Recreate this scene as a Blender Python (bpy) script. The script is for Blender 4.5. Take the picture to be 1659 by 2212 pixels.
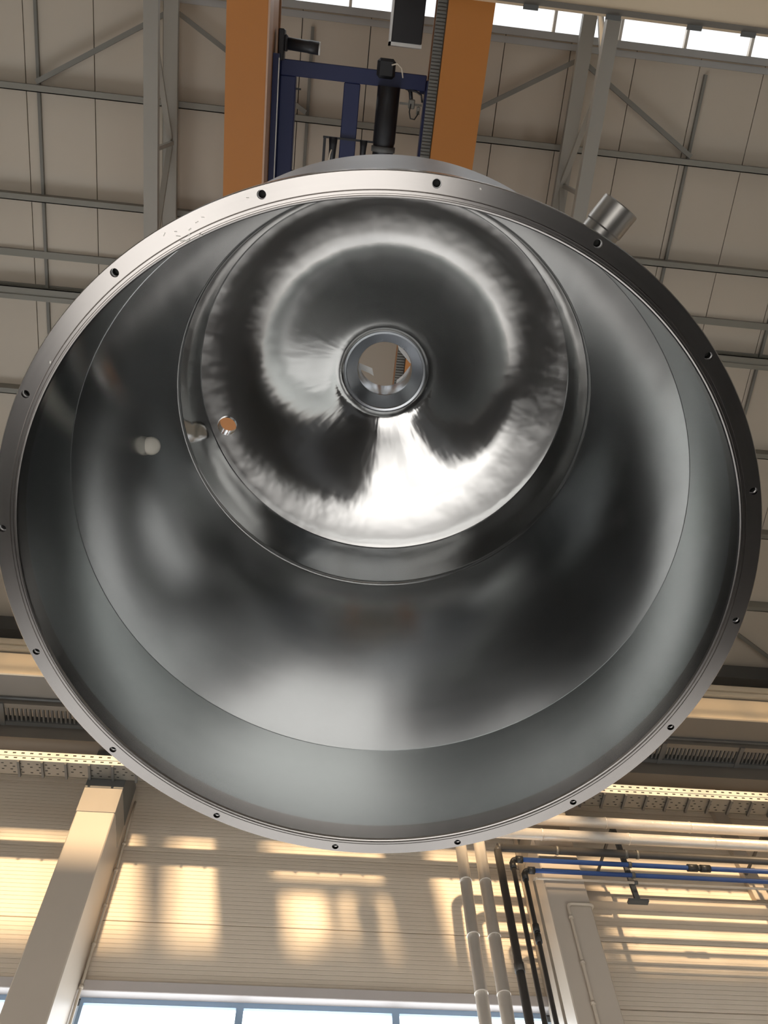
import bpy, bmesh, math, random
from mathutils import Vector, Matrix
random.seed(7)
for o in list(bpy.data.objects): bpy.data.objects.remove(o, do_unlink=True)
scene = bpy.context.scene
COL = scene.collection
PI = math.pi

# ------------------------------------------------------------------ camera
FPX = 1841.23
cam_d = bpy.data.cameras.new('camera'); cam = bpy.data.objects.new('camera', cam_d); COL.objects.link(cam)
right = Vector((0.99399727, -0.10475553, -0.03155466)); down = Vector((0.0790998, 0.88737538, -0.45421156)); fwd = Vector((0.075582, 0.44898908, 0.89033486))
cam.matrix_world = Matrix(((right.x, -down.x, -fwd.x, 0), (right.y, -down.y, -fwd.y, 0), (right.z, -down.z, -fwd.z, 1.5), (0, 0, 0, 1)))
cam_d.sensor_fit = 'VERTICAL'; cam_d.sensor_height = 36.0; cam_d.lens = 36.0 * FPX / 2212.0
cam_d.clip_start = 0.02; cam_d.clip_end = 200
scene.camera = cam

# ------------------------------------------------------------------ light
world = bpy.data.worlds.new('sky'); scene.world = world; world.use_nodes = True
world.node_tree.nodes['Background'].inputs[0].default_value = (0.80, 0.90, 1.0, 1)
world.node_tree.nodes['Background'].inputs[1].default_value = 1.2
SUN_DIR = Vector((0.07, 0.90, -0.432))
sd = bpy.data.lights.new('sun', 'SUN'); sun = bpy.data.objects.new('sun', sd); COL.objects.link(sun)
sd.energy = 1550.0; sd.angle = math.radians(2.0); sd.color = (1.0, 0.965, 0.92)
sun.rotation_euler = SUN_DIR.to_track_quat('-Z', 'Y').to_euler(); sun.location = (0, -30, 30)
WIN_EMIT = 5.0
SKY_EMIT = 4.0
BACK_EMIT = 0.4

vs = scene.view_settings
vs.view_transform = 'Standard'; vs.look = 'None'; vs.gamma = 1.0; vs.use_curve_mapping = False
vs.exposure = -1.40

# ------------------------------------------------------------------ materials
def new_mat(name):
    m = bpy.data.materials.new(name); m.use_nodes = True
    nt = m.node_tree; return m, nt, nt.nodes['Principled BSDF']
def paint(name, col, rough=0.55, var=0.10, scale=3.0, metal=0.0, bump=0.0, bscale=60.0, stretch=(1, 1, 1), spec=0.5):
    m, nt, b = new_mat(name)
    tc = nt.nodes.new('ShaderNodeTexCoord'); mp = nt.nodes.new('ShaderNodeMapping'); mp.inputs['Scale'].default_value = stretch
    nt.links.new(tc.outputs['Object'], mp.inputs[0])
    n = nt.nodes.new('ShaderNodeTexNoise'); n.inputs['Scale'].default_value = scale; n.inputs['Detail'].default_value = 6
    nt.links.new(mp.outputs[0], n.inputs['Vector'])
    r = nt.nodes.new('ShaderNodeMix'); r.data_type = 'RGBA'
    r.inputs[6].default_value = (*[c * (1 - var) for c in col], 1); r.inputs[7].default_value = (*[min(1, c * (1 + var)) for c in col], 1)
    nt.links.new(n.outputs[0], r.inputs[0]); nt.links.new(r.outputs[2], b.inputs['Base Color'])
    b.inputs['Roughness'].default_value = rough; b.inputs['Metallic'].default_value = metal; b.inputs['Specular IOR Level'].default_value = spec
    if bump:
        n2 = nt.nodes.new('ShaderNodeTexNoise'); n2.inputs['Scale'].default_value = bscale; n2.inputs['Detail'].default_value = 3
        nt.links.new(mp.outputs[0], n2.inputs['Vector'])
        bp = nt.nodes.new('ShaderNodeBump'); bp.inputs['Strength'].default_value = bump; bp.inputs['Distance'].default_value = 0.01
        nt.links.new(n2.outputs[0], bp.inputs['Height']); nt.links.new(bp.outputs[0], b.inputs['Normal'])
    return m
def steel(name, col, rough, aniso=0.0, ring=60.0, ang=2.5, rvar=0.06, wob=0.0, rot=0.25, cvar=0.05):
    """turned / brushed stainless steel: streaks run around the local Z axis"""
    m, nt, b = new_mat(name); N, L = nt.nodes.new, nt.links.new
    tc = N('ShaderNodeTexCoord'); sx = N('ShaderNodeSeparateXYZ'); L(tc.outputs['Object'], sx.inputs[0])
    def M(op, a, bb=None):
        q = N('ShaderNodeMath'); q.operation = op
        for i, v in enumerate((a, bb)):
            if v is None: continue
            if isinstance(v, (int, float)): q.inputs[i].default_value = v
            else: L(v, q.inputs[i])
        return q.outputs[0]
    rad = M('SQRT', M('ADD', M('MULTIPLY', sx.outputs[0], sx.outputs[0]), M('MULTIPLY', sx.outputs[1], sx.outputs[1])))
    cx = M('MULTIPLY', M('DIVIDE', sx.outputs[0], M('MAXIMUM', rad, 0.001)), ang)
    cy = M('MULTIPLY', M('DIVIDE', sx.outputs[1], M('MAXIMUM', rad, 0.001)), ang)
    cz = M('MULTIPLY', M('ADD', rad, sx.outputs[2]), ring)
    cv = N('ShaderNodeCombineXYZ'); L(cx, cv.inputs[0]); L(cy, cv.inputs[1]); L(cz, cv.inputs[2])
    n1 = N('ShaderNodeTexNoise'); n1.inputs['Scale'].default_value = 1.0; n1.inputs['Detail'].default_value = 4; L(cv.outputs[0], n1.inputs['Vector'])
    n2 = N('ShaderNodeTexNoise'); n2.inputs['Scale'].default_value = 2.2; n2.inputs['Detail'].default_value = 4; L(tc.outputs['Object'], n2.inputs['Vector'])
    rr = M('ADD', M('MULTIPLY', M('SUBTRACT', n1.outputs[0], 0.5), rvar * 2), M('ADD', M('MULTIPLY', M('SUBTRACT', n2.outputs[0], 0.5), rvar * 2), rough))
    L(rr, b.inputs['Roughness'])
    mx = N('ShaderNodeMix'); mx.data_type = 'RGBA'; mx.inputs[6].default_value = (*[c * (1 - cvar) for c in col], 1); mx.inputs[7].default_value = (*[min(1, c * (1 + cvar)) for c in col], 1)
    L(n1.outputs[0], mx.inputs[0]); L(mx.outputs[2], b.inputs['Base Color'])
    b.inputs['Metallic'].default_value = 1.0
    b.inputs['Anisotropic'].default_value = aniso; b.inputs['Anisotropic Rotation'].default_value = rot
    if aniso:
        tg = N('ShaderNodeTangent'); tg.direction_type = 'RADIAL'; tg.axis = 'Z'; L(tg.outputs[0], b.inputs['Tangent'])
    if wob:
        bp = N('ShaderNodeBump'); bp.inputs['Strength'].default_value = 1.0; bp.inputs['Distance'].default_value = wob
        n3 = N('ShaderNodeTexNoise'); n3.inputs['Scale'].default_value = 1.0; n3.inputs['Detail'].default_value = 2
        cv3 = N('ShaderNodeCombineXYZ'); L(M('MULTIPLY', cx, 2.0), cv3.inputs[0]); L(M('MULTIPLY', cy, 2.0), cv3.inputs[1]); L(M('MULTIPLY', M('ADD', rad, sx.outputs[2]), 9.0), cv3.inputs[2])
        L(cv3.outputs[0], n3.inputs['Vector']); L(n3.outputs[0], bp.inputs['Height']); L(bp.outputs[0], b.inputs['Normal'])
    return m
def ribbed(name, col, pitch, depth, axis=2, rough=0.35, var=0.05):
    """coated sheet with fine rolled ribs (relief only)"""
    m = paint(name, col, rough, var, 1.5); nt = m.node_tree; b = nt.nodes['Principled BSDF']
    tc = nt.nodes.new('ShaderNodeTexCoord'); sx = nt.nodes.new('ShaderNodeSeparateXYZ'); nt.links.new(tc.outputs['Object'], sx.inputs[0])
    a = nt.nodes.new('ShaderNodeMath'); a.operation = 'MULTIPLY'; a.inputs[1].default_value = 1.0 / pitch; nt.links.new(sx.outputs[axis], a.inputs[0])
    f = nt.nodes.new('ShaderNodeMath'); f.operation = 'FRACT'; nt.links.new(a.outputs[0], f.inputs[0])
    p = nt.nodes.new('ShaderNodeMath'); p.operation = 'PINGPONG'; p.inputs[1].default_value = 0.5; nt.links.new(f.outputs[0], p.inputs[0])
    c = nt.nodes.new('ShaderNodeMath'); c.operation = 'MINIMUM'; c.inputs[1].default_value = 0.10; nt.links.new(p.outputs[0], c.inputs[0])
    bp = nt.nodes.new('ShaderNodeBump'); bp.inputs['Strength'].default_value = 1.0; bp.inputs['Distance'].default_value = depth * 10
    nt.links.new(c.outputs[0], bp.inputs['Height']); nt.links.new(bp.outputs[0], b.inputs['Normal'])
    return m
def pane_mat(name, col, e, tr):
    m = bpy.data.materials.new(name); m.use_nodes = True; nt = m.node_tree; nt.nodes.clear()
    o = nt.nodes.new('ShaderNodeOutputMaterial'); ad = nt.nodes.new('ShaderNodeAddShader'); t = nt.nodes.new('ShaderNodeBsdfTransparent'); em = nt.nodes.new('ShaderNodeEmission')
    t.inputs[0].default_value = (*tr, 1); em.inputs[0].default_value = (*col, 1); em.inputs[1].default_value = e
    nt.links.new(t.outputs[0], ad.inputs[0]); nt.links.new(em.outputs[0], ad.inputs[1]); nt.links.new(ad.outputs[0], o.inputs[0]); return m

MAT = {
 'head': steel('turned_head_steel', (0.60, 0.60, 0.595), 0.10, 0.3, 110, 3.0, 0.03, 0.0012),
 'band': steel('polished_ring_steel', (0.60, 0.60, 0.59), 0.12, 0.3, 90, 3.0, 0.03, 0.001),
 'shell': steel('satin_shell_steel', (0.50, 0.515, 0.52), 0.16, 0.2, 30, 2.5, 0.015, 0.0),
 'skirt': steel('satin_lower_course_steel', (0.47, 0.50, 0.50), 0.22, 0.2, 30, 2.5, 0.015, 0.0),
 'flange': steel('machined_flange_steel', (0.44, 0.42, 0.405), 0.20, 0.3, 220, 2.0, 0.03, 0.0),
 'jacket': steel('jacket_steel', (0.42, 0.42, 0.43), 0.42, 0.3, 40, 2.0, 0.06, 0.0),
 'nozzle': steel('bored_nozzle_steel', (0.45, 0.47, 0.50), 0.25, 0.3, 120, 2.0, 0.05, 0.0),
 'bolt': steel('bright_thread_steel', (0.8, 0.8, 0.8), 0.15, 0.0, 300, 2.0, 0.04, 0.0),
 'stub': steel('stub_pipe_steel', (0.55, 0.53, 0.50), 0.34, 0.0, 20, 1.0, 0.01, 0.0),
 'weld': steel('weld_seam_steel', (0.55, 0.56, 0.56), 0.38, 0.0, 60, 30.0, 0.08, 0.0),
 'plug': paint('cream_plastic_plug', (0.70, 0.66, 0.58), 0.5, 0.05),
 'film': paint('milky_plastic_film', (0.75, 0.74, 0.72), 0.25, 0.05),
 'roofpanel': paint('cream_roof_panel', (0.49, 0.43, 0.35), 0.55, 0.04, 0.8),
 'roofsteel': paint('grey_roof_steel', (0.17, 0.163, 0.142), 0.5, 0.10, 2.0),
 'kerb': paint('pale_grey_kerb', (0.36, 0.355, 0.34), 0.5, 0.08, 2.0),
 'truss': paint('warm_grey_truss', (0.30, 0.285, 0.25), 0.5, 0.08, 2.0),
 'tan': paint('worn_tan_paint', (0.42, 0.27, 0.19), 0.5, 0.08, 2.0),
 'purlinsteel': paint('galvanised_purlin', (0.21, 0.20, 0.17), 0.45, 0.10, 2.0),
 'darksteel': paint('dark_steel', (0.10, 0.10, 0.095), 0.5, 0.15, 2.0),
 'orange': paint('orange_crane_paint', (0.37, 0.135, 0.020), 0.45, 0.05, 1.2),
 'orange_edge': paint('orange_brown_edge_paint', (0.33, 0.16, 0.07), 0.5, 0.08, 1.2),
 'blue': paint('navy_trolley_paint', (0.010, 0.016, 0.065), 0.45, 0.10, 2.0),
 'black': paint('black_motor_paint', (0.012, 0.012, 0.014), 0.45, 0.15, 2.0),
 'paleedge': paint('pale_edge_paint', (0.62, 0.60, 0.56), 0.5, 0.05),
 'chain': paint('grey_cable_chain', (0.14, 0.14, 0.125), 0.55, 0.15, 6.0),
 'beige': paint('cream_beam_paint', (0.66, 0.53, 0.37), 0.30, 0.06, 1.0),
 'runway': paint('cream_runway_paint', (0.70, 0.57, 0.40), 0.45, 0.06, 1.0),
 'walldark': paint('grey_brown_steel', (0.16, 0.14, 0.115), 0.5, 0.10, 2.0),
 'wall': ribbed('cream_wall_cladding', (0.84, 0.735, 0.60), 0.057, 0.004, 2, 0.50),
 'wallplain': paint('plain_wall_sheet', (0.52, 0.48, 0.42), 0.6, 0.06, 0.6),
 'column': paint('grey_beige_column', (0.52, 0.45, 0.37), 0.42, 0.08, 1.2),
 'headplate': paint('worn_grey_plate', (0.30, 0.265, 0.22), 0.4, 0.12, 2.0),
 'trim': paint('grey_lintel_trim', (0.56, 0.52, 0.50), 0.5, 0.05),
 'frame': paint('blue_grey_window_frame', (0.30, 0.42, 0.58), 0.35, 0.05),
 'alu': paint('aluminium_cladding', (0.90, 0.84, 0.76), 0.33, 0.06, 5.0, 0.35, 0.25, 30.0, (1, 1, 1)),
 'pipegrey': paint('dark_grey_pipe', (0.065, 0.060, 0.055), 0.45, 0.10, 3.0),
 'pipeblue': paint('blue_air_pipe', (0.03, 0.075, 0.24), 0.40, 0.08, 3.0),
 'fitting': paint('black_pipe_fitting', (0.03, 0.03, 0.03), 0.45, 0.1, 3.0),
 'conduit': paint('cream_conduit', (0.60, 0.52, 0.42), 0.4, 0.05, 3.0),
 'tray': paint('galvanised_tray', (0.20, 0.19, 0.165), 0.45, 0.12, 8.0, 0.3),
 'traylip': paint('pale_tray_lip', (0.72, 0.68, 0.60), 0.45, 0.05, 3.0),
 'slot': paint('dark_slot', (0.02, 0.02, 0.018), 0.8, 0.05),
 'floor': paint('sealed_dark_floor', (0.034, 0.034, 0.034), 0.18, 0.18, 0.7),
 'sky_pane': pane_mat('skylight_glass', (0.92, 0.96, 1.0), SKY_EMIT, (0.100, 0.086, 0.068)),
 'win_pane': pane_mat('window_glass', (0.93, 0.97, 1.0), WIN_EMIT, (0.9, 0.9, 0.9)),
 'diffuse_pane': pane_mat('diffusing_glass', (0.85, 0.93, 1.0), BACK_EMIT, (0.62, 0.62, 0.62)),
 'back_pane': pane_mat('tinted_window_glass', (0.85, 0.93, 1.0), BACK_EMIT, (0.9, 0.9, 0.9)),
 'rope': paint('wire_rope', (0.25, 0.25, 0.25), 0.4, 0.2, 40, 0.8),
}

# ------------------------------------------------------------------ mesh helpers
class MB:
    def __init__(s): s.v = []; s.f = []; s.sm = []
    def add(s, vs_, fs_, smooth=False):
        k = len(s.v); s.v += [tuple(p) for p in vs_]; s.f += [tuple(i + k for i in q) for q in fs_]; s.sm += [smooth] * len(fs_); return s
    def box(s, a, b, bev=0.0):
        x0, y0, z0 = (min(a[i], b[i]) for i in range(3)); x1, y1, z1 = (max(a[i], b[i]) for i in range(3))
        if bev <= 0:
            return s.add([(x0, y0, z0), (x1, y0, z0), (x1, y1, z0), (x0, y1, z0), (x0, y0, z1), (x1, y0, z1), (x1, y1, z1), (x0, y1, z1)],
                         [(0, 3, 2, 1), (4, 5, 6, 7), (0, 1, 5, 4), (1, 2, 6, 5), (2, 3, 7, 6), (3, 0, 4, 7)])
        bm = bmesh.new(); bmesh.ops.create_cube(bm, size=1.0)
        bmesh.ops.scale(bm, vec=(x1 - x0, y1 - y0, z1 - z0), verts=bm.verts); bmesh.ops.translate(bm, vec=((x0 + x1) / 2, (y0 + y1) / 2, (z0 + z1) / 2), verts=bm.verts)
        bmesh.ops.bevel(bm, geom=bm.edges[:], offset=bev, segments=1, affect='EDGES'); bm.verts.index_update()
        s.add([v.co[:] for v in bm.verts], [[v.index for v in f.verts] for f in bm.faces]); bm.free(); return s
    def bar(s, p, q, w, h, up=(0, 0, 1)):
        p, q = Vector(p), Vector(q); d = (q - p).normalized(); u = Vector(up)
        if abs(d.dot(u)) > 0.98: u = Vector((0, 1, 0))
        a = d.cross(u).normalized(); b = a.cross(d).normalized()
        vs_ = [e + a * (i * w / 2) + b * (j * h / 2) for e in (p, q) for i, j in ((-1, -1), (1, -1), (1, 1), (-1, 1))]
        return s.add(vs_, [(0, 1, 2, 3), (7, 6, 5, 4), (0, 4, 5, 1), (1, 5, 6, 2), (2, 6, 7, 3), (3, 7, 4, 0)])
    def tube(s, pts, r, n=12, cap=True):
        pts = [Vector(p) for p in pts]; rs = r if isinstance(r, (list, tuple)) else [r] * len(pts); base = len(s.v); prev = None
        for i, p in enumerate(pts):
            d = (pts[min(i + 1, len(pts) - 1)] - pts[max(i - 1, 0)]).normalized()
            if prev is None:
                u = Vector((0, 0, 1)) if abs(d.z) < 0.9 else Vector((1, 0, 0)); a = d.cross(u).normalized()
            else: a = (prev - d * prev.dot(d)).normalized()
            b = d.cross(a); prev = a
            s.v += [tuple(p + (a * math.cos(t) + b * math.sin(t)) * rs[i]) for t in (2 * PI * k / n for k in range(n))]
        for i in range(len(pts) - 1):
            for k in range(n):
                s.f.append((base + i * n + k, base + i * n + (k + 1) % n, base + (i + 1) * n + (k + 1) % n, base + (i + 1) * n + k)); s.sm.append(True)
        if cap:
            s.f.append(tuple(base + k for k in reversed(range(n)))); s.sm.append(False)
            e = base + (len(pts) - 1) * n; s.f.append(tuple(e + k for k in range(n))); s.sm.append(False)
        return s
    def lathe(s, prof, n=192, closed=True, smooth=True):
        base = len(s.v); m = len(prof)
        for r, h in prof: s.v += [(r * math.cos(2 * PI * k / n), r * math.sin(2 * PI * k / n), h) for k in range(n)]
        for i in range(m if closed else m - 1):
            j = (i + 1) % m
            for k in range(n):
                s.f.append((base + i * n + k, base + i * n + (k + 1) % n, base + j * n + (k + 1) % n, base + j * n + k)); s.sm.append(smooth)
        return s
    def mesh(s, name):
        me = bpy.data.meshes.new(name); me.from_pydata(s.v, [], s.f); me.update()
        me.polygons.foreach_set('use_smooth', s.sm)
        bm = bmesh.new(); bm.from_mesh(me); bmesh.ops.recalc_face_normals(bm, faces=bm.faces); bm.to_mesh(me); bm.free()
        return me
    def build(s, name, mat, parent=None, sharp=None):
        me = s.mesh(name); me.materials.append(MAT[mat] if isinstance(mat, str) else mat)
        if sharp: me.set_sharp_from_angle(angle=math.radians(sharp))
        o = bpy.data.objects.new(name, me); COL.objects.link(o); o.parent = parent; return o
def tag(o, label=None, cat=None, group=None, kind=None):
    if label: o['label'] = label
    if cat: o['category'] = cat
    if group: o['group'] = group
    if kind: o['kind'] = kind
    return o
def empty(name, loc=(0, 0, 0), **kw):
    o = bpy.data.objects.new(name, None); COL.objects.link(o); o.location = loc; return tag(o, **kw)
def inst(me, name, parent, loc=(0, 0, 0), rot=(0, 0, 0)):
    o = bpy.data.objects.new(name, me); COL.objects.link(o); o.parent = parent; o.location = loc; o.rotation_euler = rot; return o
def elbow(c, d1, d2, r, n=6):
    """points of a quarter bend at corner c, arriving along d1 and leaving along d2"""
    c, d1, d2 = Vector(c), Vector(d1), Vector(d2); out = []
    for i in range(n + 1):
        t = PI / 2 * i / n
        out.append(c - d1 * r + d2 * r - d2 * r * math.cos(t) + d1 * r * math.sin(t))
    return out
def cut(target, cutter_mb):
    """drill holes: boolean difference, baked into the mesh"""
    me = cutter_mb.mesh('drill'); c = bpy.data.objects.new('drill', me); COL.objects.link(c)
    c.parent = target.parent
    mod = target.modifiers.new('drill', 'BOOLEAN'); mod.object = c; mod.operation = 'DIFFERENCE'; mod.solver = 'EXACT'
    bpy.context.view_layer.update(); dg = bpy.context.evaluated_depsgraph_get()
    nm = bpy.data.meshes.new_from_object(target.evaluated_get(dg)); target.modifiers.clear(); target.data = nm
    bpy.data.objects.remove(c, do_unlink=True); nm.set_sharp_from_angle(angle=math.radians(14)); return target

X0, X1, YB, YF = -13.0, 14.5, -11.0, 9.0       # hall: left, right, back wall, window wall
RIDGE = -1.6
def roof_z(y): return 14.6 - 0.09 * y if y >= RIDGE else 14.6 - 0.09 * RIDGE - 0.09 * (RIDGE - y)

# ================================================================== the hall shell
tag(MB().box((X0, YB, -0.15), (X1, YF, 0)).build('floor', 'floor'), kind='structure', label='dark sealed hall floor')
tag(MB().box((X0 - 0.2, YB, -0.15), (X0, YF, 15.2)).build('wall_left', 'wallplain'), kind='structure')
tag(MB().box((X1, YB, -0.15), (X1 + 0.2, YF, 15.2)).build('wall_right', 'wallplain'), kind='structure')

def window_unit(name, x0, x1, z0, z1, y, nx, nz, inner, glass='win_pane'):
    """glazed strip: frame bars and one pane per field; inner = +1 when the room lies towards -Y"""
    fr = empty(name, (0, 0, 0), kind='structure')
    m = MB(); t = 0.06
    m.box((x0, y - 0.05, z0), (x1, y + 0.05, z0 + t)); m.box((x0, y - 0.05, z1 - t), (x1, y + 0.05, z1))
    xs = [x0 + (x1 - x0) * i / nx for i in range(nx + 1)]; zs = [z0 + (z1 - z0) * i / nz for i in range(nz + 1)]
    for i, x in enumerate(xs): m.box((max(x0, x - 0.04), y - 0.05, z0 + t), (min(x1, x + 0.04), y + 0.05, z1 - t))
    for z in zs[1:-1]: m.box((x0 + 0.04, y - 0.04, z - 0.03), (x1 - 0.04, y + 0.04, z + 0.03))
    m.build('window_frame', 'frame', fr)
    for i in range(nx):
        for j in range(nz):
            MB().box((xs[i] + 0.04, y - 0.006, zs[j] + 0.03), (xs[i + 1] - 0.04, y + 0.006, zs[j + 1] - 0.03)).build('pane', glass, fr)
    return fr

# --- front wall (window wall): cladding panels in courses, each with recessed joints
wf = tag(MB().box((X0, YF + 0.10, -0.15), (X1, YF + 0.2, 0.9)).box((X0, YF + 0.10, 7.37), (X1, YF + 0.2, 14.4)).box((3.2, YF + 0.10, 0.9), (X1, YF + 0.2, 7.37)).build('wall_front', 'walldark'), kind='structure', label='cream clad wall above the window strip')
BAYS = [(-13.0, -7.84), (-7.84, -2.38), (-2.38, 3.21), (3.21, 8.65), (8.65, 14.5)]
ROWS_HI = [7.50, 8.27, 9.28, 10.36, 11.4, 12.45, 13.75]
for bi, (a, b) in enumerate(BAYS):
    rows = ROWS_HI if bi < 3 else [4.8, 5.6, 6.6, 7.42] + ROWS_HI[1:]
    for z0, z1 in zip(rows[:-1], rows[1:]):
        MB().box((a + 0.006, YF, z0 + 0.005), (b - 0.006, YF + 0.10, z1 - 0.005), 0.004).build('cladding_panel', 'wall', wf)
    MB().box((a + 0.006, YF, 0), (b - 0.006, YF + 0.10, 0.9 if bi < 3 else 4.8)).build('cladding_panel', 'wall', wf)
MB().box((X0, 8.93, 7.37), (3.2, YF + 0.08, 7.495), 0.006).build('lintel_trim', 'trim', wf)
window_unit('window_1', -2.12, 2.96, 0.9, 7.37, YF + 0.1, 3, 4, 1)
window_unit('window_2', -7.6, -2.64, 0.9, 7.37, YF + 0.1, 3, 4, 1)

# --- unseen back wall; its windows are added to throw sun on the floor
wb = MB().box((X0, YB - 0.2, -0.15), (X1, YB, 4.7)).box((X0, YB - 0.2, 6.42), (X1, YB, 7.05)).box((X0, YB - 0.2, 8.7), (X1, YB, 14.6)).box((X0, YB - 0.2, 7.05), (-3.9, YB, 8.7)).box((4.0, YB - 0.2, 7.05), (X1, YB, 8.7))
BW = [(-11.9, -8.6), (-6.4, -4.6), (-3.00, -0.60), (5.0, 7.4), (9.2, 12.6)]
px = X0
for a, b in BW + [(X1, X1)]:
    wb.box((px, YB - 0.2, 4.7), (a, YB, 6.42)); px = b
tag(wb.build('wall_back', 'wallplain'), kind='structure')
for i, (a, b) in enumerate(BW): window_unit('window_%d' % (i + 3), a, b, 4.7, 6.42, YB - 0.1, max(1, round((b - a) / 1.5)), 1, -1, 'back_pane')

window_unit('window_10', -3.9, 4.0, 7.05, 8.7, YB - 0.1, 5, 1, -1, 'diffuse_pane')  # added upper row, out of view: sunlit floor for the vessel to reflect

# --- roof: panel strips from ridge to eave, skylight strips beside the ridge
SKY0, SKYB = -0.80, -4.7           # lower edges of the ridge skylight, front and back slope
ceil = tag(MB().box((X0, SKY0 - 0.02, roof_z(SKY0) + 0.17), (X1, SKY0 + 0.10, roof_z(SKY0) + 0.30)).build('ceiling', 'roofsteel'), kind='structure', label='cream panelled hall roof with grey purlins')
def slab(x0, x1, ya, yb, dz0, dz1):
    za, zb = roof_z(ya), roof_z(yb)
    return MB().add([(x0, ya, za + dz0), (x1, ya, za + dz0), (x1, yb, zb + dz0), (x0, yb, zb + dz0), (x0, ya, za + dz1), (x1, ya, za + dz1), (x1, yb, zb + dz1), (x0, yb, zb + dz1)],
                    [(0, 3, 2, 1), (4, 5, 6, 7), (0, 1, 5, 4), (1, 2, 6, 5), (2, 3, 7, 6), (3, 0, 4, 7)])
PX = [-4.4 + 0.915 * k for k in range(-10, 22)]
for x in PX:
    a, b = max(X0, x + 0.006), min(X1, x + 0.909)
    if b - a < 0.1: continue
    slab(a, b, SKY0, YF + 0.05, 0.0, 0.08).build('roof_panel', 'roofpanel', ceil)
    slab(a, b, YB - 0.05, SKYB, 0.0, 0.08).build('roof_panel', 'roofpanel', ceil)
slab(X0, X1, SKY0, YF + 0.2, 0.085, 0.15).build('roof_deck', 'darksteel', ceil)
slab(X0, X1, YB - 0.2, SKYB, 0.085, 0.15).build('roof_deck', 'darksteel', ceil)
# skylight: glazing bars and one pane per field, both slopes of the ridge
sky = empty('window_9', (0, 0, 0), kind='structure', label='bright glazed ridge skylight')
SB = [X0 + 0.0]
while SB[-1] < X1 - 1.0: SB.append(SB[-1] + 0.92)
SB[-1] = X1
for i in range(len(SB) - 1):
    slab(SB[i] + 0.004, SB[i + 1] - 0.004, RIDGE, SKY0 - 0.02, 0.05, 0.06).build('pane', 'sky_pane', sky)
    slab(SB[i] + 0.004, SB[i + 1] - 0.004, SKYB + 0.02, RIDGE, 0.05, 0.06).build('pane', 'sky_pane', sky)
for x in SB[1:-1]:
    slab(x - 0.02, x + 0.02, RIDGE, SKY0, -0.02, 0.09).build('glazing_bar', 'paleedge', sky)
    slab(x - 0.02, x + 0.02, SKYB, RIDGE, -0.02, 0.09).build('glazing_bar', 'paleedge', sky)
slab(X0, X1, SKY0 - 0.09, SKY0 + 0.06, 0.062, 0.10).build('skylight_flashing', 'kerb', ceil)
slab(X0, X1, SKYB - 0.06, SKYB + 0.09, 0.062, 0.10).build('skylight_flashing', 'kerb', ceil)
for z_, w_ in ((-0.10, 0.05),):
    slab(X0, X1, SKY0 - 0.02, SKY0 + 0.07, -0.10, -0.02).build('skylight_kerb', 'kerb', ceil)
    slab(X0, X1, SKY0 + 0.09, SKY0 + 0.17, -0.06, -0.01).build('skylight_kerb', 'kerb', ceil)
    slab(X0, X1, SKYB - 0.1, SKYB + 0.02, -0.16, -0.02).build('skylight_kerb', 'purlinsteel', ceil)
    slab(X0, X1, RIDGE - 0.06, RIDGE + 0.06, -0.12, 0.10).build('ridge_bar', 'purlinsteel', ceil)
# purlins: C sections (web + two lips)
def purlin(y, d=0.20, lip=0.075, name='purlin', flip=1):
    z = roof_z(y); m = MB()
    m.box((X0, y - 0.012, z - d), (X1, y + 0.012, z - 0.001))
    m.box((X0, y + 0.012 * flip, z - d), (X1, y + lip * flip, z - d + 0.014))
    m.box((X0, y + 0.012 * flip, z - 0.015), (X1, y + lip * flip, z - 0.002))
    m.box((X0, y + (lip - 0.012) * flip, z - d), (X1, y + lip * flip, z - d + 0.03))
    return m.build(name, 'purlinsteel', ceil)
for y in (0.55, 1.94, 4.72, 6.10, 7.45): purlin(y)
purlin(3.28, 0.24, 0.10, flip=-1)
MB().box((X0, 3.29, roof_z(3.3) - 0.26), (X1, 3.36, roof_z(3.3) - 0.245)).build('purlin_flange', 'purlinsteel', ceil)
MB().box((X0, 2.70, roof_z(2.75) - 0.06), (X1, 2.80, roof_z(2.75) - 0.002)).build('roof_batten', 'purlinsteel', ceil)
for y in (-5.4, -6.6, -7.8, -9.0): purlin(y)
RAILS = [-2.41 + 1.813 * k for k in range(-5, 10) if k % 3 != 0]
for x in RAILS:
    slab(x - 0.02, x + 0.02, SKY0 + 0.26, 8.8, -0.055, -0.001).build('sag_rail', 'roofsteel', ceil)
    slab(x - 0.02, x + 0.02, YB, SKYB - 0.1, -0.055, -0.001).build('sag_rail', 'roofsteel', ceil)
def rp(x, y, d=0.0): return (x, y, roof_z(y) - d)
BR = []
TX = [-13.0 + 0.12, -7.85, -2.41, 3.03, 8.47, 13.9]
for t in TX[1:5]:
    for s in (-1, 1):
        BR.append((rp(t, SKY0 + 0.26, 0.16), rp(t + s * 1.80, 0.50, 0.16)))
        BR.append((rp(t, 8.6, 0.16), rp(t + s * 1.80, 7.50, 0.16)))
for p, q in BR: MB().bar(p, q, 0.06, 0.05).build('roof_brace', 'roofsteel', ceil)
MB().box((X0, 8.72, 13.40), (X1, 8.90, 13.76)).build('eave_beam', 'darksteel', ceil)

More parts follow.
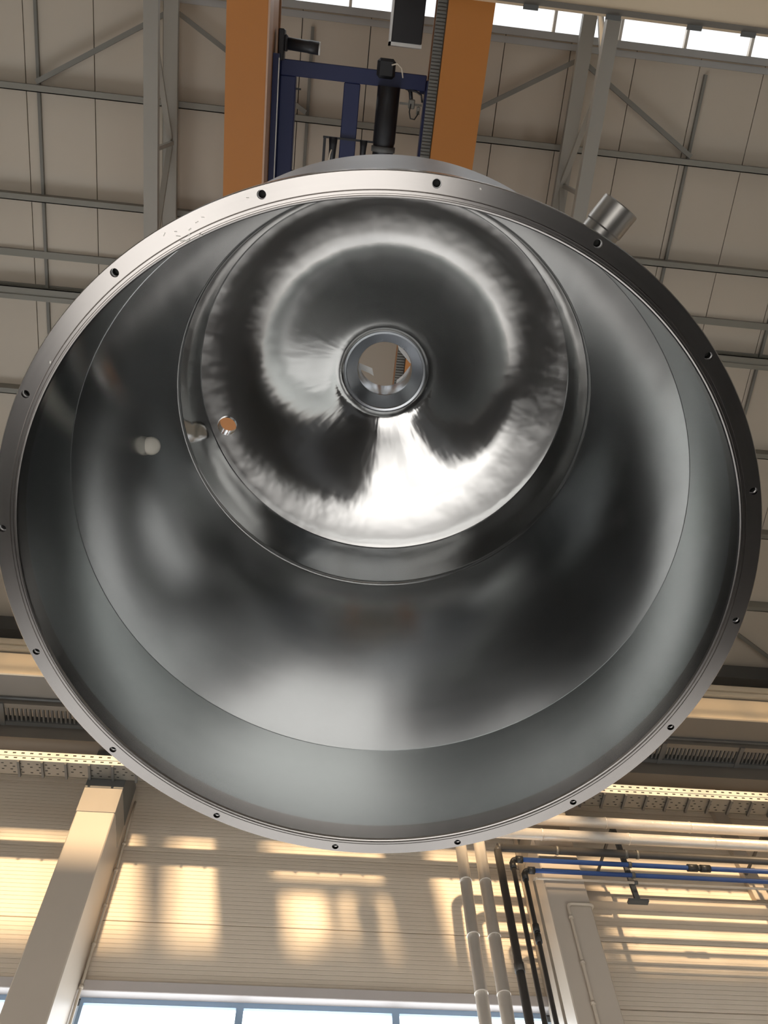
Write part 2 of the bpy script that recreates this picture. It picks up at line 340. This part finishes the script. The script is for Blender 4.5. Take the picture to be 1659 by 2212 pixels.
# ================================================================== roof trusses
def truss(x, label):
    t = empty('roof_truss', (x, 0, 0), label=label, cat='truss', group='steel roof trusses')
    def zt(y): return roof_z(y) - 0.30
    def zb(y): return roof_z(y) - 1.52
    Ya = [-10.6, RIDGE, 8.3]
    for nm, zf, h in (('top_chord', zt, 0.10), ('bottom_chord', zb, 0.12)):
        m = MB()
        for ya, yb in zip(Ya[:-1], Ya[1:]): m.bar((0, ya, zf(ya)), (0, yb, zf(yb)), 0.185 if nm == 'top_chord' else 0.17, h)
        m.build(nm, 'truss', t)
    ys = [-10.3, -8.9, -7.5, -6.1, -4.7, -3.3, RIDGE, -0.35, 1.05, 2.45, 3.85, 5.25, 6.65, 8.05]
    for i in range(len(ys) - 1):
        a, b = ys[i], ys[i + 1]
        p = (0, a, zb(a) if i % 2 else zt(a)); q = (0, b, zt(b) if i % 2 else zb(b))
        MB().bar(p, q, 0.05, 0.07, (1, 0, 0)).build('diagonal', 'truss', t)
    for y in ys[::2]: MB().bar((0.03, y, zb(y)), (0.03, y, zt(y)), 0.05, 0.05).build('post', 'truss', t)
    return t
truss(-2.41, 'grey steel roof truss left of the orange crane girders')
truss(3.03, 'grey steel roof truss right of the orange crane girders')

# ================================================================== travelling crane
GZ0, GZ1 = 11.2, 12.35
cr = empty('overhead_crane', (0, 0, 0), label='orange twin-girder overhead crane spanning the hall behind the vessel', cat='crane')
def girder(xa, xb, inner):
    g = MB().box((xa, YB + 0.7, GZ0 + 0.03), (xb, 7.35, GZ1), 0.01).build('girder', 'orange', cr)
    e = xb if inner > 0 else xa
    MB().box((xa - 0.015, YB + 0.7, GZ0), (xb + 0.015, 7.35, GZ0 + 0.03)).build('bottom_flange', 'orange', g)
    MB().box((e - 0.02 if inner > 0 else e - 0.05, YB + 0.7, GZ1), (e + 0.05 if inner > 0 else e + 0.02, 7.35, GZ1 + 0.05)).build('top_flange', 'orange_edge', g)
    MB().box(((xa + xb) / 2 - 0.03, YB + 0.7, GZ1), ((xa + xb) / 2 + 0.03, 7.35, GZ1 + 0.06)).build('trolley_rail', 'darksteel', g)
    return g
gl = girder(-1.275, -0.90, 1); gr = girder(0.885, 1.315, -1)
MB().box((-0.885, YB + 0.7, GZ0 + 0.40), (-0.87, 7.35, GZ1 - 0.02)).build('side_plate', 'orange_edge', gl)
MB().box((-0.884, YB + 0.7, GZ0 - 0.002), (-0.866, 7.35, GZ0 + 0.40)).build('edge_strip', 'tan', gl)  # tan colour carries the light on the girder's flange edge
for x0, x1 in ((-1.5, 1.55),):
    for y, nm in ((7.37, 'end_carriage'), (YB + 0.35, 'end_carriage')):
        MB().box((x0, y - 0.16, 11.2), (x1, y + 0.16, 11.62), 0.01).build(nm, 'orange', cr)
# cable chain on the inner face of the right girder
ch = empty('cable_chain', (0.83, 0, 11.42), label='grey ribbed cable chain along the right orange girder', cat='cable chain')
MB().box((-0.045, -3.2, 0.0), (0.05, 4.2, 0.10)).build('chain_bed', 'chain', ch)
lk = MB().box((-0.052, -0.011, -0.012), (0.045, 0.011, 0.0), 0.003).mesh('chain_link'); lk.materials.append(MAT['chain'])
for k in range(224): inst(lk, 'chain_link', ch, (0, -3.15 + k * 0.033, 0))

tr = empty('crane_trolley', (0, 0, 12.0), label='navy blue crane trolley frame with black motors between the orange girders', cat='crane trolley')
MB().box((-0.80, -0.10, 0.0), (0.80, 0.06, 0.20), 0.008).build('cross_beam', 'blue', tr)
MB().box((-0.80, 2.20, 0.0), (0.80, 2.36, 0.20), 0.008).build('cross_beam', 'blue', tr)
MB().box((-0.80, 0.06, 0.0), (-0.63, 2.20, 0.22), 0.008).build('side_beam', 'blue', tr)
MB().box((0.80, -0.05, 0.02), (0.87, 2.30, 0.20), 0.008).build('side_beam', 'blue', tr)
MB().box((-0.10, 0.06, 0.0), (0.08, 2.20, 0.18), 0.008).build('middle_beam', 'blue', tr)
MB().box((-0.865, -0.14, -0.25), (-0.80, 2.4, 0.40)).build('end_plate', 'blue', tr)
MB().box((-0.805, -0.1, -0.26), (-0.795, 2.4, -0.235)).build('edge_strip', 'paleedge', tr)
for s in (-1, 1):
    for y in (0.05, 2.2):
        w = MB().tube([(s * 1.085 - 0.05, y, 0.53), (s * 1.085 + 0.05, y, 0.53)], 0.12, 20).build('wheel', 'darksteel', tr)
        MB().box((min(s * 0.75, s * 1.02), y - 0.04, 0.20), (max(s * 0.75, s * 1.02), y + 0.04, 0.60)).build('wheel_arm', 'blue', tr)
hm = MB().tube([(0.395, 0.05, -0.02), (0.395, 0.62, -0.02), (0.395, 0.64, -0.02), (0.395, 0.95, -0.02)], [0.125, 0.125, 0.118, 0.118], 28).build('hoist_motor', 'black', tr)
MB().tube([(0.395, 0.66, -0.02), (0.395, 0.72, -0.02)], 0.135, 28).build('clamp_ring', 'darksteel', hm)
MB().tube([(0.395, 0.95, -0.02), (0.395, 1.9, -0.02)], 0.20, 28).build('rope_drum', 'darksteel', tr)
MB().box((0.245, -0.22, -0.05), (0.445, -0.02, 0.14), 0.03).build('motor_cap', 'black', hm)
MB().tube([(0.40, -0.16, -0.06), (0.46, -0.18, -0.08), (0.51, -0.14, -0.08), (0.535, -0.05, -0.04)], 0.008, 8).build('cable', 'conduit', hm)
tm = MB().tube([(-0.78, -0.25, 0.0), (-0.52, -0.24, 0.0), (-0.50, -0.24, 0.0), (-0.40, -0.235, 0.0)], [0.062, 0.062, 0.066, 0.066], 20).build('travel_motor', 'black', tr)
MB().box((-0.83, -0.38, -0.12), (-0.765, -0.08, 0.12), 0.01).build('motor_flange', 'black', tm)
MB().box((-0.765, -0.33, -0.10), (-0.735, -0.17, 0.08), 0.01).build('gear_cover', 'black', tm)
MB().tube([(-0.402, -0.235, 0.0), (-0.385, -0.235, 0.0)], 0.064, 20).build('fan_cover', 'paleedge', tm)
# valve block with hoses beside the hoist motor
vb = MB().box((0.53, 0.19, 0.02), (0.78, 0.215, 0.05)).box((0.63, 0.15, 0.0), (0.70, 0.25, 0.07), 0.01).build('valve_block', 'tray', tr)
MB().tube([(0.655, 0.20, 0.0), (0.645, 0.28, -0.03), (0.665, 0.345, -0.04), (0.71, 0.35, -0.04), (0.745, 0.29, -0.02), (0.745, 0.22, 0.02)], 0.007, 8).build('hose', 'black', vb)
MB().tube([(0.655, 0.16, 0.03), (0.64, 0.08, 0.05), (0.60, 0.03, 0.05)], 0.022, 10).build('hose', 'black', vb)
MB().box((0.725, 0.22, -0.01), (0.765, 0.30, 0.03), 0.005).build('connector', 'tray', vb)
MB().tube([(0.58, 0.055, 0.02), (0.70, 0.07, 0.0), (0.76, 0.10, 0.0), (0.78, 0.17, 0.02)], 0.011, 8).build('hose', 'black', vb)
# load bar and limit posts beside the middle beam
lb = MB().bar((-0.29, 0.63, -0.02), (0.30, 0.63, -0.02), 0.022, 0.022).build('load_bar', 'black', tr)
MB().box((-0.285, 0.63, -0.05), (-0.255, 1.15, 0.0)).build('guide_post', 'black', lb)
MB().tube([(-0.175, 0.62, -0.02), (-0.175, 0.72, -0.02), (-0.18, 1.05, -0.02)], [0.05, 0.042, 0.028], 14).build('spring_buffer', 'black', lb)
MB().tube([(0.17, 0.62, -0.02), (0.17, 0.70, -0.02), (0.165, 1.0, -0.02)], [0.045, 0.036, 0.025], 14).build('spring_buffer', 'black', lb)
MB().tube([(-0.21, 0.9, -0.06), (-0.20, 0.8, -0.06), (-0.185, 0.75, -0.06)], 0.008, 8).build('hose', 'conduit', lb)
MB().bar((-0.63, 0.18, 0.05), (-0.57, 0.18, 0.05), 0.02, 0.02).build('bracket_pin', 'black', tr)
MB().bar((-0.63, 1.03, 0.05), (-0.55, 1.03, 0.05), 0.02, 0.02).build('bracket_pin', 'black', tr)

# control box hanging at the skylight side
cb = empty('control_box', (0.535, -0.80, 11.98), label='black crane control box with pale lower rim below the skylight', cat='electrical box')
MB().box((-0.165, -0.42, 0.0), (0.165, 0.415, 0.32), 0.008).build('housing', 'black', cb)
MB().box((-0.185, -0.43, 0.02), (-0.166, 0.45, 0.32)).box((-0.185, 0.416, 0.02), (0.17, 0.45, 0.30)).build('rim', 'paleedge', cb)
for x in (-0.1, 0.1): MB().box((x - 0.02, -0.2, 0.32), (x + 0.02, -0.16, 2.5)).build('hanger', 'darksteel', cb)

# cream beam crossing the hall in front of the crane
cbm = empty('cream_beam', (0, 0, 10.0), label='glossy cream painted beam crossing the top of the view in front of the skylight', cat='beam')
MB().box((X0, -1.25, 0.0), (X1, -0.735, 0.50), 0.02).build('beam_body', 'beige', cbm)
MB().box((X0, -0.76, -0.012), (X1, -0.715, 0.0)).build('bottom_lip', 'walldark', cbm)
for x in (1.47, 2.2, 2.93, 3.42, 4.2): MB().box((x - 0.065, -0.715, -0.03), (x + 0.065, -0.675, -0.005)).build('clip', 'darksteel', cbm)

# ================================================================== window-wall steelwork
rw = empty('crane_runway', (0, 0, 0), label='cream crane runway girder with rail along the window wall', cat='runway girder')
MB().box((X0, 7.225, 10.39), (X1, 7.57, 10.86)).build('girder_web', 'walldark', rw)  # darker than the face plate: underside shade put into the colour
MB().box((X0, 7.20, 10.385), (X1, 7.225, 10.80)).build('face_plate', 'runway', rw)
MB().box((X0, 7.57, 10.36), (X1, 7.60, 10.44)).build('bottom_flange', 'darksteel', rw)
MB().box((X0, 7.19, 10.88), (X1, 7.60, 10.955)).build('conductor_bar', 'runway', rw)
MB().box((X0, 7.19, 10.995), (X1, 7.60, 11.06)).build('top_flange', 'runway', rw)
MB().box((X0, 7.21, 11.067), (X1, 7.58, 11.13)).build('top_flange', 'runway', rw)
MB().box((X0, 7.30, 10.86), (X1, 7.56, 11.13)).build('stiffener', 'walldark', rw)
MB().box((X0, 7.33, 11.13), (X1, 7.40, 11.195)).build('crane_rail', 'darksteel', rw)
wk = empty('maintenance_walkway', (0, 0, 10.3), label='dark steel grating walkway behind the runway girder', cat='walkway')
MB().box((X0, 7.62, 0.0), (X1, 7.69, 0.12)).build('stringer', 'walldark', wk)
MB().box((X0, 7.90, -0.02), (X1, 7.96, 0.10)).build('stringer', 'darksteel', wk)
gm = MB()
k = X0
while k < X1: gm.box((k, 7.69, 0.0), (k + 0.024, 7.90, 0.03)); k += 0.056
tag(gm.build('grating_bars', 'darksteel', wk), kind='stuff')
k = X0 + 0.3
while k < X1:
    MB().box((k, 7.60, -0.03), (k + 0.06, 7.96, 0.0)).build('grating_bracket', 'darksteel', wk); k += 1.1
cp = empty('wall_conduit', (0, 8.3, 10.66), label='thin grey conduit on clips just below the walkway', cat='conduit')
MB().tube([(X0, 0, 0), (X1, 0, 0)], 0.022, 10).build('pipe', 'walldark', cp)
k = X0 + 0.7
while k < X1:
    MB().tube([(k - 0.04, 0, 0), (k + 0.04, 0, 0)], 0.04, 10).box((k - 0.02, 0, -0.02), (k + 0.02, 0.7, 0.02)).build('clip', 'darksteel', cp); k += 2.05
tag(MB().box((X0, 8.00, 10.11), (X1, 8.22, 10.16)).box((X0, 8.00, 10.16), (X1, 8.03, 10.36)).box((X0, 8.19, 10.16), (X1, 8.22, 10.36)).build('steel_channel', 'walldark'), label='dark steel channel on the column heads above the cable tray', cat='channel')

ty = empty('cable_tray', (0, 7.9, 9.605), label='perforated cable tray with pale lip along the window wall', cat='cable tray')
MB().box((X0, 0.0, 0.0), (X1, 0.24, 0.006)).build('tray_base', 'tray', ty)
MB().box((X0, -0.004, 0.0), (X1, 0.0, 0.155)).build('front_lip', 'traylip', ty)
MB().box((X0, 0.235, 0.0), (X1, 0.24, 0.155)).build('rear_lip', 'tray', ty)
MB().box((X0, -0.014, 0.066), (X1, -0.004, 0.088)).build('lip_bead', 'traylip', ty)
sl = MB(); sb = MB(); k = X0
i = 0
while k < X1:
    sl.box((k, -0.0065, 0.110), (k + 0.04, -0.004, 0.128)); sl.box((k + 0.04, -0.0065, 0.028), (k + 0.08, -0.004, 0.044))
    for j, yy in enumerate((0.05, 0.10, 0.145, 0.19)):
        if random.random() < 0.75: sb.box((k + 0.03 * (j % 2), yy, -0.002), (k + 0.03 * (j % 2) + 0.03, yy + 0.012, 0.0))
    k += 0.105; i += 1
tag(sl.build('lip_slots', 'slot', ty), kind='stuff'); tag(sb.build('base_slots', 'slot', ty), kind='stuff')
k = X0 + 0.14
while k < X1:
    MB().box((k, 0.0, -0.03), (k + 0.028, 0.25, -0.002)).build('tray_bracket', 'darksteel', ty); k += 0.285

def column(x0, x1, label, top=10.1):
    c = empty('hall_column', ((x0 + x1) / 2, 8.15, 0), label=label, cat='column', group='columns of the window wall')
    w = (x1 - x0) / 2
    MB().box((-w, 0, 0), (w, 0.83, top - 0.02), 0.012).build('shaft', 'column', c)
    MB().box((-w - 0.004, -0.008, top - 1.02), (w + 0.004, 0.60, top - 0.64), 0.003).build('head_plate', 'headplate', c)  # darker wrap: shade below the cable tray given as colour
    MB().box((-w - 0.006, -0.01, top - 0.64), (w + 0.006, 0.62, top), 0.003).build('cap', 'darksteel', c)  # dark wrap paints the tray's shade on the column top
    MB().box((-w - 0.05, -0.06, 0), (w + 0.05, 0.84, 0.05), 0.005).build('base_plate', 'walldark', c)
    return c
column(-2.61, -2.155, 'grey beige wall column at lower left beside a thin conduit')
column(2.97, 3.46, 'grey beige wall column at lower right behind the pipe run')

cd = empty('column_conduit', (-2.125, 8.92, 0), label='thin cream conduit running up the side of the lower left column', cat='conduit')
MB().tube([(0, 0, 0.2), (0, 0, 9.35), (0.0, -0.06, 9.55), (0, -0.06, 9.95)], 0.016, 10).build('pipe', 'conduit', cd)
for z in (7.4, 7.9, 8.4, 8.9, 9.3): MB().tube([(0, 0, z - 0.02), (0, 0, z + 0.02)], 0.026, 10).build('clamp', 'conduit', cd)

# wall trunking and post in the right bay
tk = empty('wall_trunking', (0, 0, 0), label='cream cable trunking on the wall right of the column', cat='trunking')
MB().box((3.75, 8.86, 8.725), (X1, 9.0, 8.85), 0.006).build('trunking_body', 'conduit', tk)
MB().box((3.70, 8.84, 8.715), (4.05, 8.86, 8.86)).build('joint_sleeve', 'column', tk)
MB().box((3.75, 8.845, 8.79), (X1, 8.86, 8.80)).build('cover_seam', 'column', tk)
tag(MB().box((6.02, 8.90, 8.86), (6.22, 9.0, 10.5), 0.005).build('wall_post', 'column'), label='short grey wall post above the trunking at right', cat='post')

# ---- pipe run: horizontal on the right, turning down beside the column
PY = 8.05
def pipe_run(name, label, cat, x, z, r, mat, bend, group=None, vmat=None, zend=0.05):
    o = empty(name, (x, PY, 0), label=label, cat=cat, group=group)
    pts = elbow((0, 0, z), (-1, 0, 0), (0, 0, -1), bend, 8)
    MB().tube([(X1 - x - 0.02, 0, z)] + [pts[0]], r, 20).build('horizontal_pipe', mat, o)
    MB().tube(pts, r, 20).build('elbow', mat if vmat is None else vmat[1], o)
    MB().tube([pts[-1], (0, 0, zend)], r, 20).build('vertical_pipe', mat if vmat is None else vmat[0], o)
    return o
pa = pipe_run('insulated_pipe', 'upper aluminium clad pipe, its drop leftmost of the vertical pipes', 'pipe', 2.005, 9.235, 0.066, 'alu', 0.14, 'aluminium clad pipes')
pb = pipe_run('insulated_pipe', 'lower aluminium clad pipe, its drop second of the vertical pipes', 'pipe', 2.235, 8.995, 0.068, 'alu', 0.14, 'aluminium clad pipes')
for o, z in ((pa, 9.235), (pb, 8.995)):
    for zz in (8.25, 7.55, 6.9, 6.0): MB().tube([(0, 0, zz), (0, 0, zz + 0.015)], 0.0715, 20).build('cladding_joint', 'alu', o)
    for xx in (0.8, 1.9, 3.0, 4.1, 5.2): MB().tube([(xx, 0, z), (xx + 0.015, 0, z)], 0.0725, 20).build('cladding_joint', 'alu', o)
pc = pipe_run('drain_pipe', 'dark grey pipe with a sharp elbow beside the clad pipes', 'pipe', 2.448, 8.757, 0.046, 'pipegrey', 0.06)
for xx in (0.72, 1.72): MB().tube([(xx, 0, 8.757), (xx + 0.03, 0, 8.757)], 0.053, 16).build('pipe_clip', 'tray', pc)
MB().tube([(0, 0, 7.15), (0, 0, 7.25)], 0.054, 16).build('coupling', 'pipegrey', pc)
MB().tube([(0.05, 0, 8.757), (-0.0, 0, 8.757)], 0.056, 16).build('elbow_socket', 'pipegrey', pc)
pd = pipe_run('air_pipe', 'upper blue air pipe with black coupling on its horizontal run', 'pipe', 2.60, 8.597, 0.028, 'pipeblue', 0.05, 'blue air pipes', ('pipegrey', 'fitting'))
pe = pipe_run('air_pipe', 'lower blue air pipe with black coupling on its drop', 'pipe', 2.718, 8.447, 0.026, 'pipeblue', 0.05, 'blue air pipes', ('pipegrey', 'fitting'))
for o, z in ((pd, 8.597), (pe, 8.447)):
    MB().tube([(0.05, 0, z), (0.13, 0, z)], 0.042, 14).build('fitting', 'fitting', o)
    MB().tube([(0, 0, z - 0.05), (0, 0, z - 0.14)], 0.038, 14).build('fitting', 'fitting', o)
for a, b, r in ((2.16, 2.28, 0.044), (2.28, 2.32, 0.034), (2.32, 2.44, 0.044)): MB().tube([(a, 0, 8.597), (b, 0, 8.597)], r, 14).build('coupling', 'fitting', pd)
for a, b, r in ((7.72, 7.63, 0.038), (7.63, 7.60, 0.03), (7.60, 7.50, 0.038)): MB().tube([(0, 0, a), (0, 0, b)], r, 14).build('coupling', 'fitting', pe)
pf = pipe_run('cable_conduit', 'thin cream conduit bending down below the blue pipes', 'conduit', 2.812, 8.342, 0.016, 'conduit', 0.05)
oc = empty('column_pipe', (3.175, 8.13, 0), label='thin cream pipe clipped to the front of the lower right column', cat='conduit')
MB().tube([(0, 0, 0.05)] + elbow((0, 0, 8.08), (0, 0, 1), (1, 0, 0), 0.05, 6) + elbow((0.30, 0, 8.08), (1, 0, 0), (0, 1, 0), 0.04, 6) + [(0.30, 0.8, 8.08)], 0.018, 12).build('pipe', 'conduit', oc)
for z in (7.9, 7.35, 6.9): MB().tube([(0, 0, z - 0.015), (0, 0, z + 0.015)], 0.026, 12).build('clamp', 'conduit', oc)

def pipe_support(x, label):
    s = empty('pipe_support', (x, PY + 0.085, 0), label=label, cat='bracket', group='pipe support rails')
    MB().box((-0.03, 0, 8.18), (0.03, 0.04, 9.35)).build('rail', 'darksteel', s)
    MB().box((-0.015, 0.04, 9.27), (0.015, 0.865, 9.30)).build('arm', 'darksteel', s)
    MB().box((-0.12, -0.02, 8.15), (0.12, 0.05, 8.18)).build('foot', 'darksteel', s)
    return s
for o, z, r in ((pc, 8.757, 0.054), (pd, 8.597, 0.037), (pe, 8.447, 0.035), (pf, 8.342, 0.025)):
    for xs in (4.04, 6.05): MB().tube([(xs - 0.02 - o.location.x, 0, z), (xs + 0.02 - o.location.x, 0, z)], r, 14).build('pipe_clamp', 'darksteel', o)
pipe_support(4.04, 'dark support rail carrying the blue pipes, nearest the column')
pipe_support(6.05, 'dark support rail carrying the pipes at the right edge')

# ================================================================== the steel vessel
VC = Vector((0.16817618, 1.18830123, 3.47291737))
E1 = Vector((0.99354205, -0.10510964, -0.04273329)).normalized(); VN = Vector((0.04622902, 0.03104857, 0.99844822)).normalized()
E2 = VN.cross(E1).normalized(); E1 = E2.cross(VN).normalized()
ves = empty('steel_vessel', (0, 0, 0), label='huge hanging stainless steel vessel seen from below into its open flange', cat='vessel')
ves.matrix_world = Matrix(((E1.x, E2.x, VN.x, VC.x), (E1.y, E2.y, VN.y, VC.y), (E1.z, E2.z, VN.z, VC.z), (0, 0, 0, 1)))
bpy.context.view_layer.update()
NS = 256
def lin(a, b, n): return [(a[0] + (b[0] - a[0]) * i / n, a[1] + (b[1] - a[1]) * i / n) for i in range(n + 1)]
# flange ring with its seat grooves, drilled
fl = MB().lathe([(1.02, 0.002), (1.018, 0.0), (0.9795, 0.0), (0.978, 0.0025), (0.9765, 0.0), (0.971, 0.0), (0.9695, 0.003), (0.967, 0.003), (0.9655, 0.0005), (0.9625, 0.002), (0.9600, 0.007), (0.9600, 0.06), (1.018, 0.06), (1.02, 0.058)], NS, True).build('flange', 'flange', ves, 20)
BOLT = [math.radians(7.834 + 22.5 * k) for k in range(16)]
dr = MB()
for a in BOLT: dr.tube([(math.cos(a), math.sin(a), -0.02), (math.cos(a), math.sin(a), 0.04)], 0.0105, 20)
cut(fl, dr)
ins = MB().lathe([(0.0102, 0.010), (0.0102, 0.036), (0.0085, 0.036), (0.0082, 0.013), (0.0092, 0.010)], 20).mesh('threaded_insert'); ins.materials.append(MAT['bolt'])
hb = MB().lathe([(0.0104, 0.030), (0.0104, 0.034), (0.0001, 0.034), (0.0001, 0.028)], 20).mesh('hole_bottom'); hb.materials.append(MAT['slot'])  # black disc stands in for the shade deep inside the hole
for a in BOLT:
    inst(ins, 'threaded_insert', fl, (math.cos(a), math.sin(a), 0)); inst(hb, 'hole_bottom', fl, (math.cos(a), math.sin(a), 0))
sc = MB()
for a_, r_, l_, w_ in ((-117.0, .986, .010, .002), (-115.2, .987, .007, .0025), (-114.2, .966, .009, .002), (-116.8, .973, .012, .003), (-113.9, .994, .008, .002), (-117.0, .997, .006, .002), (-116.2, .969, .010, .0025), (-115.6, .977, .006, .003), (-112.9, .998, .007, .0015), (-118.5, 1.004, .009, .0015), (-76.6, 1.007, .004, .003), (-143.4, .982, .006, .003), (-106.5, 1.002, .006, .002)):
    a_ = math.radians(a_); t_ = random.uniform(-0.6, 0.9); c_ = Vector((math.cos(a_) * r_, math.sin(a_) * r_, -0.0006)); d_ = Vector((-math.sin(a_ + t_), math.cos(a_ + t_), 0))
    sc.bar(c_ - d_ * l_ / 2, c_ + d_ * l_ / 2, w_, 0.001)
tag(sc.build('scuff_marks', 'paleedge', fl), kind='stuff')
# interior courses (double-walled lathe profiles)
def course(name, inner, t, mat, n=NS):
    outer = [(r + t, h) for r, h in reversed(inner)]
    return MB().lathe(inner + outer, n, True).build(name, mat, ves, 30)
course('lower_course', lin((0.9605, 0.05), (0.965, 0.426), 8), 0.012, 'skirt')
shell = course('shell_course', [(r + 0.013 * math.sin(PI * (h - 0.426) / 1.034), h) for r, h in lin((0.9638, 0.426), (0.875, 1.46), 24)], 0.010, 'shell')
course('upper_ring', [(0.875, 1.46), (0.870, 1.468), (0.8685, 1.50), (0.866, 1.60), (0.862, 1.66), (0.853, 1.72), (0.842, 1.778)], 0.010, 'band')
# head: shallow dished cone with a flare into the nozzle
KR = [0.838, 0.74, 0.62, 0.50, 0.38, 0.26, 0.225]; KH = [1.782, 1.8010, 1.8290, 1.8755, 1.9270, 1.9780, 1.9895]
def head_h(r):
    def f(q):
        for i in range(len(KR) - 1):
            if q >= KR[i + 1] or i == len(KR) - 2: return KH[i] + (KH[i + 1] - KH[i]) * (KR[i] - q) / (KR[i] - KR[i + 1])
    return sum(w * f(min(max(r + d, 0.2), 0.86)) for d, w in ((-0.05, .15), (-0.025, .2), (0, .3), (0.025, .2), (0.05, .15)))
hp = [(0.842, 1.778)] + [(0.838 + (0.225 - 0.838) * i / 40.0, head_h(0.838 + (0.225 - 0.838) * i / 40.0)) for i in range(41)]
hp += [(0.215, 1.993), (0.207, 1.998), (0.200, 2.004), (0.195, 2.013)]
head = MB().lathe(hp + [(r, h + 0.012) for r, h in reversed(hp)], NS, True).build('dished_head', 'head', ves, 35)
noz = MB().lathe([(0.1955, 2.010), (0.186, 2.012), (0.184, 2.022), (0.160, 2.045), (0.134, 2.066), (0.131, 2.075), (0.131, 2.22), (0.20, 2.22), (0.205, 2.21), (0.205, 2.03)], 128, True).build('centre_nozzle', 'nozzle', ves, 30)
# outer jacket
MB().lathe([(0.985, 0.06), (1.000, 0.062), (1.000, 1.30), (0.99, 1.312), (0.90, 1.32), (0.90, 1.30), (0.985, 1.29)], NS, True).build('outer_jacket', 'jacket', ves, 30)
# hole through the head
HOLE = (-0.740, 0.201)
rr = math.hypot(*HOLE)
cut(head, MB().tube([(HOLE[0], HOLE[1], 1.6), (HOLE[0], HOLE[1], 2.2)], 0.0435, 32))
hz = head_h(rr)
MB().lathe([(0.0435, -0.012), (0.0435, 0.05), (0.050, 0.05), (0.050, 0.016), (0.0445, 0.010)], 32).build('head_nozzle', 'bolt', ves, 30).location = (HOLE[0], HOLE[1], hz)
# cream plug in the side connection of the shell
pg = MB(); pr = []
for i in range(9):
    t = PI / 2 * i / 8; pr.append((0.0335 * math.cos(t) + 1e-4, 0.014 * math.sin(t)))
pg.lathe([(0.036, -0.02), (0.036, -0.004), (0.0335, 0.0)] + pr[1:] + [(1e-4, -0.02)], 32)
po = pg.build('side_plug', 'plug', ves, 40); po['label'] = 'cream plastic plug in the shell wall'
po.location = (-0.899, 0.040, 1.092)
po.rotation_euler = Vector((0.34, -0.33, -0.88)).to_track_quat('Z', 'Y').to_euler()
# short stub pipe on the outside
sa = math.radians(-53.8); ca, sa_ = math.cos(sa), math.sin(sa)
st = MB().lathe([(0.0525, 0.0), (0.0525, 0.060), (0.0555, 0.064), (0.0555, 0.132), (0.0535, 0.135), (0.044, 0.135), (0.042, 0.13), (0.042, 0.0)], 48).build('stub_nozzle', 'stub', ves, 30)
st.location = (ca * 0.985, sa_ * 0.985, 0.45); st.rotation_euler = Vector((ca, sa_, 0)).to_track_quat('Z', 'Y').to_euler()
# loose protective film over the top of the nozzle
random.seed(3)
def film(pts, name='protective_film'):
    m = MB(); n = len(pts); m.add(pts + [(p[0], p[1], p[2] + 0.002) for p in pts], [tuple(range(n)), tuple(reversed(range(n, 2 * n)))] + [(i, (i + 1) % n, n + (i + 1) % n, n + i) for i in range(n)])
    return m.build(name, 'film', ves)
film([(0.05, 0.16, 2.222), (0.06, 0.105, 2.235), (0.09, 0.08, 2.235), (0.125, 0.03, 2.225), (0.17, 0.05, 2.222), (0.12, 0.16, 2.222)])
film([(-0.16, 0.0, 2.222), (-0.065, 0.045, 2.24), (-0.058, 0.085, 2.24), (-0.078, 0.072, 2.24), (-0.16, 0.03, 2.224)])
film([(0.055, -0.11, 2.222), (0.070, -0.055, 2.224), (0.125, 0.012, 2.224), (0.17, 0.03, 2.222), (0.13, -0.11, 2.222)])
# lifting lugs, slings and hook
LUG = []
for k in range(3):
    a = math.radians(30 + 120 * k); c_, s_ = math.cos(a), math.sin(a)
    lug = MB().box((-0.012, -0.03, 0.0), (0.012, 0.03, 0.13), 0.004).build('lifting_lug', 'jacket', ves)
    lug.location = (c_ * 0.958, s_ * 0.958, 1.315); lug.rotation_euler = (0, 0, a + PI / 2); LUG.append(ves.matrix_world @ Vector((c_ * 0.958, s_ * 0.958, 1.42)))
HOOK = Vector((0.30, 1.28, 8.6))
sg = empty('lifting_sling', HOOK, label='three-leg wire rope sling above the vessel', cat='sling')
for p in LUG: MB().tube([(0, 0, 0), p - HOOK], 0.009, 10).build('rope_leg', 'rope', sg)
MB().lathe([(0.05, -0.02), (0.075, -0.02), (0.075, 0.02), (0.05, 0.02)], 24).build('ring', 'darksteel', sg)
hk = empty('crane_hook', HOOK + Vector((0, 0, 0.02)), label='black hook block on ropes below the crane trolley', cat='hook')
MB().box((-0.14, -0.10, 0.30), (0.14, 0.10, 0.75), 0.02).build('hook_block', 'black', hk)
MB().tube([(0, 0, 0.32), (0, 0, 0.16), (0.07, 0, 0.10), (0.09, 0, 0.03), (0.06, 0, -0.03), (0, 0, -0.05), (-0.06, 0, -0.02), (-0.075, 0, 0.03)], [0.03, 0.03, 0.034, 0.036, 0.034, 0.03, 0.022, 0.012], 14).build('hook', 'darksteel', hk)
for x in (-0.09, 0.09): MB().tube([(x, 0, 0.74), (0.11 + x * 0.5, 0, 3.22)], 0.008, 8).build('rope', 'rope', hk)
